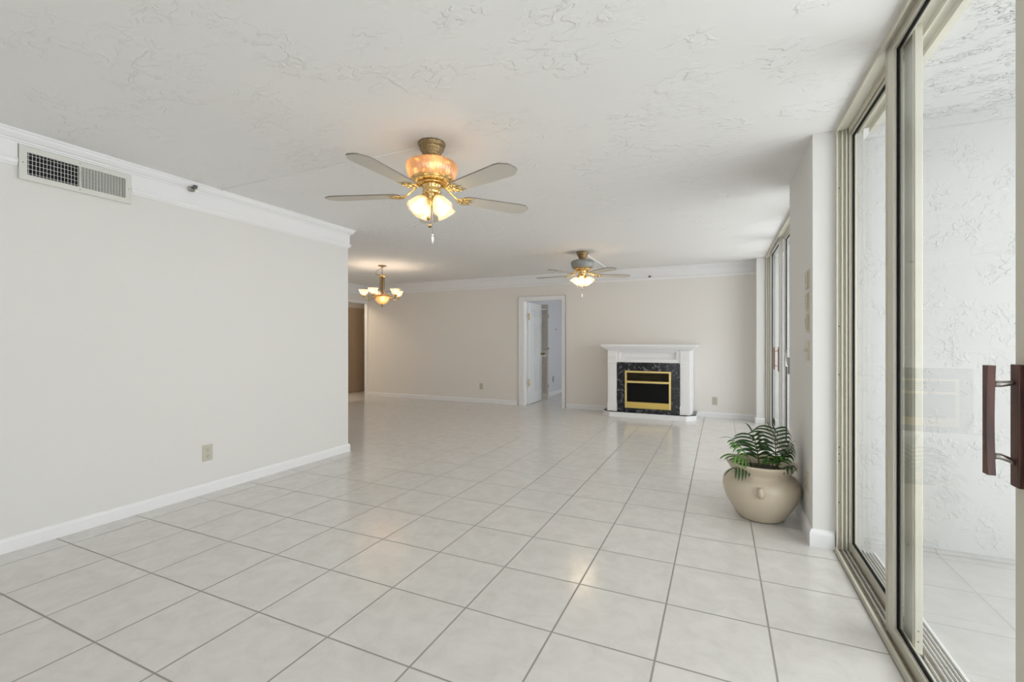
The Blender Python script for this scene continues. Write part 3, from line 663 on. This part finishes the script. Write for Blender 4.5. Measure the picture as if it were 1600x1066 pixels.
b = MB(); b.lathe([(0.020, -0.470), (0.085, -0.476), (0.118, -0.484), (0.124, -0.494), (0.116, -0.506), (0.020, -0.500)], seg=36); b.build('body_ring', principled('copper_brass', (0.62, 0.33, 0.16), 0.28, 1.0), ch)
b = MB(); o_ = [(0.112, -0.502), (0.110, -0.530), (0.098, -0.570), (0.070, -0.605), (0.035, -0.625), (0.008, -0.632)]
b.lathe(o_+[(max(r-0.004, 0.002), z+0.004) for r, z in o_[::-1]], seg=64, flute=16, famp=0.03, cap=False); b.build('glass_bowl', bowl_glass, ch)
b = MB(); b.lathe([(0.020, -0.625), (0.022, -0.634), (0.010, -0.642), (0.013, -0.655), (0.001, -0.680)], seg=16); b.build('finial', brass_old, ch)
MB().sphere((0, 0, -0.545), 0.035, 14).build('bulb', bulb_mat, ch)
ld_ = bpy.data.lights.new('bowl_light', 'POINT'); ld_.energy = 1.0; ld_.color = (1, 0.8, 0.55); ld_.shadow_soft_size = 0.03
lo = bpy.data.objects.new('bowl_light', ld_); COL.objects.link(lo); lo.parent = ch; lo.location = (0.05, -0.03, -0.54)
for t in (46, 118, 190, 262, 334):
    a = math.radians(t); dv = rt*math.cos(a)+tw*math.sin(a)
    P = lambda r, z: tuple(dv*r+Vector((0, 0, z)))
    b = MB(); b.tube([P(0.11, -0.492), P(0.15, -0.515), P(0.20, -0.545), (P(0.25, -0.552)), P(0.285, -0.530), P(0.290, -0.495)], [0.008]*6, 8)
    b.torus(P(0.165, -0.500), 0.020, 0.004, 'z', 12, 6)
    c0 = P(0.290, -0.495); b.lathe([(0.006, -0.03), (0.020, -0.012), (0.034, 0.0), (0.032, 0.006), (0.012, 0.010)], c0, 20)
    arm = b.build('arm', brass, ch)
    o_ = [(0.030, 0.004), (0.042, 0.015), (0.058, 0.040), (0.069, 0.068), (0.078, 0.094), (0.080, 0.100)]
    b = MB(); b.lathe(o_+[(r-0.003, z) for r, z in o_[::-1]], c0, 48, flute=12, famp=0.03, cap=False); b.build('glass_cup', shade_clear, arm)
    MB().sphere((c0[0], c0[1], c0[2]+0.045), 0.020, 12, (1, 1, 1.4)).build('bulb', bulb_mat, arm)
    ld_ = bpy.data.lights.new('cup_light', 'POINT'); ld_.energy = 2.0; ld_.color = (1, 0.80, 0.60); ld_.shadow_soft_size = 0.02
    lo = bpy.data.objects.new('cup_light', ld_); COL.objects.link(lo); lo.parent = ch; lo.location = (c0[0], c0[1], c0[2]+0.080)

# ================================================================== wall fittings
# air vent (local: x along wall = world Y)
vt = thing('air_vent', 'long rectangular metal air grille high on the left wall', 'air vent', (LX, 1.4985, 2.262))
b = MB(); Y0, Y1, Z0, Z1 = -0.2775, 0.2775, -0.100, 0.100; iy0, iy1, iz0, iz1 = -0.243, 0.243, -0.066, 0.066
b.box(0.012, 0.022, Y0, iy0, Z0, Z1); b.box(0.012, 0.022, iy1, Y1, Z0, Z1); b.box(0.012, 0.022, iy0, iy1, Z0, iz0); b.box(0.012, 0.022, iy0, iy1, iz1, Z1)
b.box(0.0, 0.013, Y0+0.004, iy0, Z0+0.004, Z1-0.004); b.box(0.0, 0.013, iy1, Y1-0.004, Z0+0.004, Z1-0.004); b.box(0, 0.013, iy0, iy1, Z0+0.004, iz0); b.box(0, 0.013, iy0, iy1, iz1, Z1-0.004)
b.box(0.006, 0.022, -0.003, 0.003, iz0, iz1)
b.build('vent_frame', vent_paint, vt)
MB().box(0.0005, 0.002, iy0, iy1, iz0, iz1).build('duct_opening', duct_dark, vt)
b = MB()
for i in range(5): z = iz0+0.013+i*0.0265; b.box(0.004, 0.006, iy0, 0, z-0.0015, z+0.0015); b.box(0.004, 0.006, 0, iy1, z-0.0015, z+0.0015)
b.build('rear_bar', vent_paint, vt)
n = 30
for i in range(n):
    y = iy0+(i+0.5)*(iy1-iy0)/n; ang = -0.35 if i < n/2 else 0.48
    if i == n-1: ang = 0.3
    b = MB(); b.M = Matrix.Translation((0.013, y, 0)) @ Matrix.Rotation(ang, 4, 'Z'); b.box(-0.008, 0.008, -0.0011, 0.0011, iz0, iz1); b.M = None
    b.build('vane', vent_paint, vt)
for y, z in ((0, 0.083), (0, -0.083), (-0.262, 0), (0.262, 0)):
    MB().sphere((0.0225, y, z), 0.004, 8, (0.5, 1, 1)).build('screw', chrome, vt)

def sprinkler(label, loc, n):
    root = thing('fire_sprinkler', label, 'sprinkler', loc, math.atan2(n[1], n[0]), 'fire sprinkler heads')
    b = MB(); b.M = Matrix.Rotation(PI/2, 4, 'Y'); b.lathe([(0.030, 0), (0.028, 0.004), (0.014, 0.007), (0.012, 0.012)], seg=20); b.M = None; b.build('escutcheon', chrome, root)
    b = MB(); b.M = Matrix.Rotation(PI/2, 4, 'Y'); b.lathe([(0.009, 0.010), (0.009, 0.022), (0.006, 0.024)], seg=14)
    b.M = None
    for s in (-1, 1): b.tube([(0.02, s*0.008, 0), (0.034, s*0.012, 0), (0.048, s*0.003, 0)], 0.0028, 6)
    b.sphere((0.035, 0, 0), 0.004, 8); b.build('sprinkler_body', sprinkler_mat, root)
    b = MB(); b.M = Matrix.Translation((0.050, 0, 0)) @ Matrix.Rotation(PI/2, 4, 'Y'); b.lathe([(0.016, 0), (0.014, 0.003), (0.001, 0.004)], seg=14); b.M = None; b.box(0.040, 0.056, -0.014, 0.014, 0.010, 0.013); b.build('deflector', sprinkler_mat, root)
    return root
sprinkler('dark fire sprinkler head on the crown moulding above the left wall', (LX+0.030, 2.165, 2.392), (1, 0))
sprinkler('dark fire sprinkler head high on the far wall above the fireplace', (-1.065, FY-0.012, 2.285), (0, -1))

def outlet(label, loc, rz, mat, group='wall outlets', w=0.075, h=0.125, name='wall_outlet'):
    """local frame: x out of the wall, y along"""
    root = thing(name, label, 'outlet', loc, rz, group)
    MB().box(0, 0.006, -w/2, w/2, -h/2, h/2, 0.002).build('cover_plate', mat, root)
    for s in (-1, 1):
        b = MB(); b.M = Matrix.Translation((0.0045, 0, s*0.026)) @ Matrix.Rotation(PI/2, 4, 'Y'); b.lathe([(0.018, 0), (0.018, 0.003), (0.016, 0.004)], seg=20); b.M = None
        so = b.build('socket', mat, root)
        b = MB(); b.box(0.008, 0.0095, -0.008, -0.006, s*0.026-0.004, s*0.026+0.008); b.box(0.008, 0.0095, 0.006, 0.008, s*0.026-0.004, s*0.026+0.008); b.box(0.008, 0.0095, -0.003, 0.003, s*0.026-0.013, s*0.026-0.008)
        b.build('slot', slot_dark, so)
    MB().sphere((0.0065, 0, 0), 0.003, 8, (0.5, 1, 1)).build('screw', chrome, root)
    return root
outlet('beige duplex outlet low on the left wall', (LX, 2.303, 0.322), 0, beige_plastic, w=0.080, h=0.128)
outlet('small beige outlet low on the far wall left of the doorway', (-4.27, FY, 0.325), -PI/2, beige_plastic)
outlet('pale outlet low on the far wall right of the fireplace', (-0.075, FY, 0.265), -PI/2, beige_plastic)
outlet('ivory outlet low on the pier behind the potted palm', (0.50, 3.36, 0.335), PI, ivory_plastic)
outlet('tiny grey outlet low on the bedroom wall through the doorway', (-3.42, 9.72, 0.36), 0, chrome)
def plate(label, z, kind):
    root = thing('control_panel' if kind == 'panel' else 'light_switch', label, 'wall control' if kind == 'panel' else 'light switch', (0.50, 3.355, z), PI, 'wall controls in a column on the pier')
    MB().box(0, 0.006, -0.055, 0.055, -0.060, 0.060, 0.002).build('cover_plate', ivory_plastic, root)
    if kind == 'panel':
        MB().box(0.006, 0.013, -0.040, 0.040, -0.050, 0.050, 0.003).build('keypad', ivory_plastic, root)
        for i in range(4): MB().box(0.013, 0.016, -0.012, 0.012, -0.034+i*0.020, -0.026+i*0.020).build('button', beige_plastic, root)
    else:
        b = MB(); b.M = Matrix.Translation((0.006, 0, 0)) @ Matrix.Rotation(-0.4, 4, 'Y'); b.box(-0.004, 0.016, -0.005, 0.005, -0.009, 0.009, 0.002); b.M = None; b.build('toggle', ivory_plastic, root)
        for s in (-1, 1): MB().sphere((0.0062, 0, s*0.045), 0.003, 8, (0.5, 1, 1)).build('screw', chrome, root)
    return root
plate('ivory keypad panel on the pier, topmost of the column of four', 1.597, 'panel')
plate('ivory keypad panel on the pier, second from the top of the column', 1.462, 'panel')
plate('ivory keypad panel on the pier, third from the top, above the toggle switch', 1.328, 'panel')
plate('ivory toggle light switch on the pier, lowest of the column of four', 1.156, 'switch')
r = thing('light_switch', 'tiny switch on the bedroom wall seen through the doorway', 'light switch', (-3.42, 9.9, 1.48), 0)
MB().box(0, 0.006, -0.03, 0.03, -0.03, 0.03, 0.002).build('cover_plate', beige_plastic, r)
MB().box(0.006, 0.018, -0.006, 0.006, -0.010, 0.010, 0.002).build('toggle', slot_dark, r)

# ================================================================== potted palm
pp = thing('potted_palm', 'small dark green palm in a round tan clay pot beside the pier', 'potted plant', (0.256, 3.578, 0), 0)
b = MB()
out = [(0.001, 0.0), (0.120, 0.0), (0.134, 0.006), (0.150, 0.022), (0.185, 0.075), (0.220, 0.135), (0.236, 0.185), (0.240, 0.225), (0.233, 0.258), (0.215, 0.283), (0.192, 0.298), (0.182, 0.308), (0.181, 0.318), (0.190, 0.330), (0.206, 0.355), (0.216, 0.370), (0.219, 0.380), (0.214, 0.386), (0.204, 0.382), (0.186, 0.358), (0.170, 0.330), (0.168, 0.300), (0.190, 0.26), (0.001, 0.25)]
b.lathe(out, seg=64, cap=False); pot = b.build('pot', clay, pp)
tcam = Vector((-0.30, -3.578, 0)).normalized()
for k, aa in enumerate((0.02, PI)):
    ang = math.atan2(tcam.y, tcam.x)+aa
    M = Matrix.Rotation(ang, 4, 'Z')
    b = MB(); b.M = M
    pts = [(0.228, 0.0, 0.262), (0.250, 0.0, 0.262), (0.262, 0.0, 0.245), (0.264, 0.0, 0.222), (0.256, 0.0, 0.203), (0.238, 0.0, 0.198)]
    rings = []
    for i, p in enumerate(pts):
        w = 0.015
        rings.append([b._v((p[0]+dx, dy, p[2]+dz)) for dx, dy, dz in ((0.006, -w, 0.004), (0.006, w, 0.004), (-0.006, w, -0.004), (-0.006, -w, -0.004))])
    for i in range(len(rings)-1):
        for j in range(4): b._f([rings[i][j], rings[i][(j+1) % 4], rings[i+1][(j+1) % 4], rings[i+1][j]], True)
    b._f(rings[0]); b._f(rings[-1]); b.build('handle', clay, pot)
b = MB(); b.lathe([(0.001, 0.335), (0.08, 0.338), (0.168, 0.328), (0.168, 0.29), (0.001, 0.29)], seg=40, cap=False); b.build('soil', soil, pp)
def frond(base, az, lean, length, nl, ll, mat, droop=0.5, lw=0.0155, curl=1.0):
    """base point in the pot; az compass direction; leaflets in pairs along an arching stem"""
    b = MB(); d = Vector((math.cos(az), math.sin(az), 0)); side = Vector((-d.y, d.x, 0)); p = Vector(base); pts = [p.copy()]; n = 14; dirs = []
    for i in range(n):
        t = i/n; el = lean-droop*t*t*1.6
        dr = d*math.cos(el)+Vector((0, 0, math.sin(el))); dirs.append(dr); p = p+dr*length/n; pts.append(p.copy())
    dirs.append(dirs[-1])
    b.slot = 1; b.tube(pts, [0.0042*(1-0.7*i/n) for i in range(n+1)], 6); b.slot = 0
    for k in range(nl):
        t = 0.38+0.62*k/(nl-1); f = t*n; i = min(int(f), n-1); q = pts[i].lerp(pts[i+1], f-i); dr = dirs[i]
        L = ll*(0.55+0.75*math.sin(PI*min(1, 0.18+0.72*(t-0.38)/0.62)))*random.uniform(0.9, 1.1)
        nrm = side.cross(dr).normalized()
        for s in (-1, 1):
            if k == nl-1 and s == 1: continue
            o = (side*s*0.95+dr*0.55).normalized() if k < nl-1 else dr
            m = 7; prev = None; c = q.copy(); dd = o.copy()
            for j in range(m+1):
                u = j/m; w = lw*(math.sin(PI*min(1, 0.12+0.88*u))**0.7)*(1.0 if j < m else 0.05)
                wd = dd.cross(nrm).normalized()
                up = nrm*(-0.18*w/lw*0.012)
                row = [b._v(c-wd*w*0.5), b._v(c+up*0.3-nrm*0.0015), b._v(c+wd*w*0.5)]
                if prev:
                    b._f([prev[0], prev[1], row[1], row[0]], True); b._f([prev[1], prev[2], row[2], row[1]], True)
                prev = row
                dd = (dd+Vector((0, 0, -0.16*curl*(0.4+u)))+dr*0.05).normalized(); c = c+dd*L/m
    for v in b.bm.verts:                                            # the leaves bend back where they meet the pier
        if v.co.x > 0.17: v.co.x = 0.17+(v.co.x-0.17)*0.35
    return b.build('frond', [mat, stem_mat], pp)
# directions in the photograph's frame: right = rt, towards the viewer = tw
rt = Vector((0.9097, 0.4152, 0)); tw = Vector((0.4152, -0.9097, 0))
ar = math.atan2(rt.y, rt.x); R2 = lambda deg: ar+math.radians(deg)   # 0 right, 180 left, -90 towards viewer, 90 away
C = lambda r, t: tuple(rt*r+tw*t+Vector((0, 0, 0.325)))
fr = [((0.0, 0.02), 105, 1.42, 0.30, 8, 0.150, leaf_dark, 0.25), ((-0.01, 0.03), 215, 1.40, 0.27, 7, 0.145, leaf_dark, 0.30),
      ((0.11, 0.02), 65, 1.28, 0.37, 9, 0.150, leaf_dark, 0.30), ((0.09, 0.04), -50, 1.25, 0.27, 7, 0.140, leaf_dark, 0.35), ((0.06, 0.05), -95, 1.20, 0.24, 7, 0.105, leaf_dark, 0.5),
      ((-0.04, 0.04), 160, 1.12, 0.29, 7, 0.115, leaf_lit, 0.30), ((-0.05, 0.05), 185, 0.85, 0.24, 7, 0.115, leaf_lit, 0.40), ((-0.04, 0.07), 190, 0.35, 0.23, 7, 0.095, leaf_dark, 0.35),
      ((0.02, 0.06), -85, 1.25, 0.20, 6, 0.100, leaf_lit, 0.6), ((0.10, 0.03), 5, 1.10, 0.26, 7, 0.110, leaf_dark, 0.40), ((0.08, 0.07), -70, 0.75, 0.20, 6, 0.090, leaf_dark, 0.5)]
for (r_, t_), az, lean, ln, nl, ll, mt, dr in fr: frond(C(r_-0.015, t_), R2(az), lean, ln*0.86, nl-1, ll, mt, dr, curl=1.7)
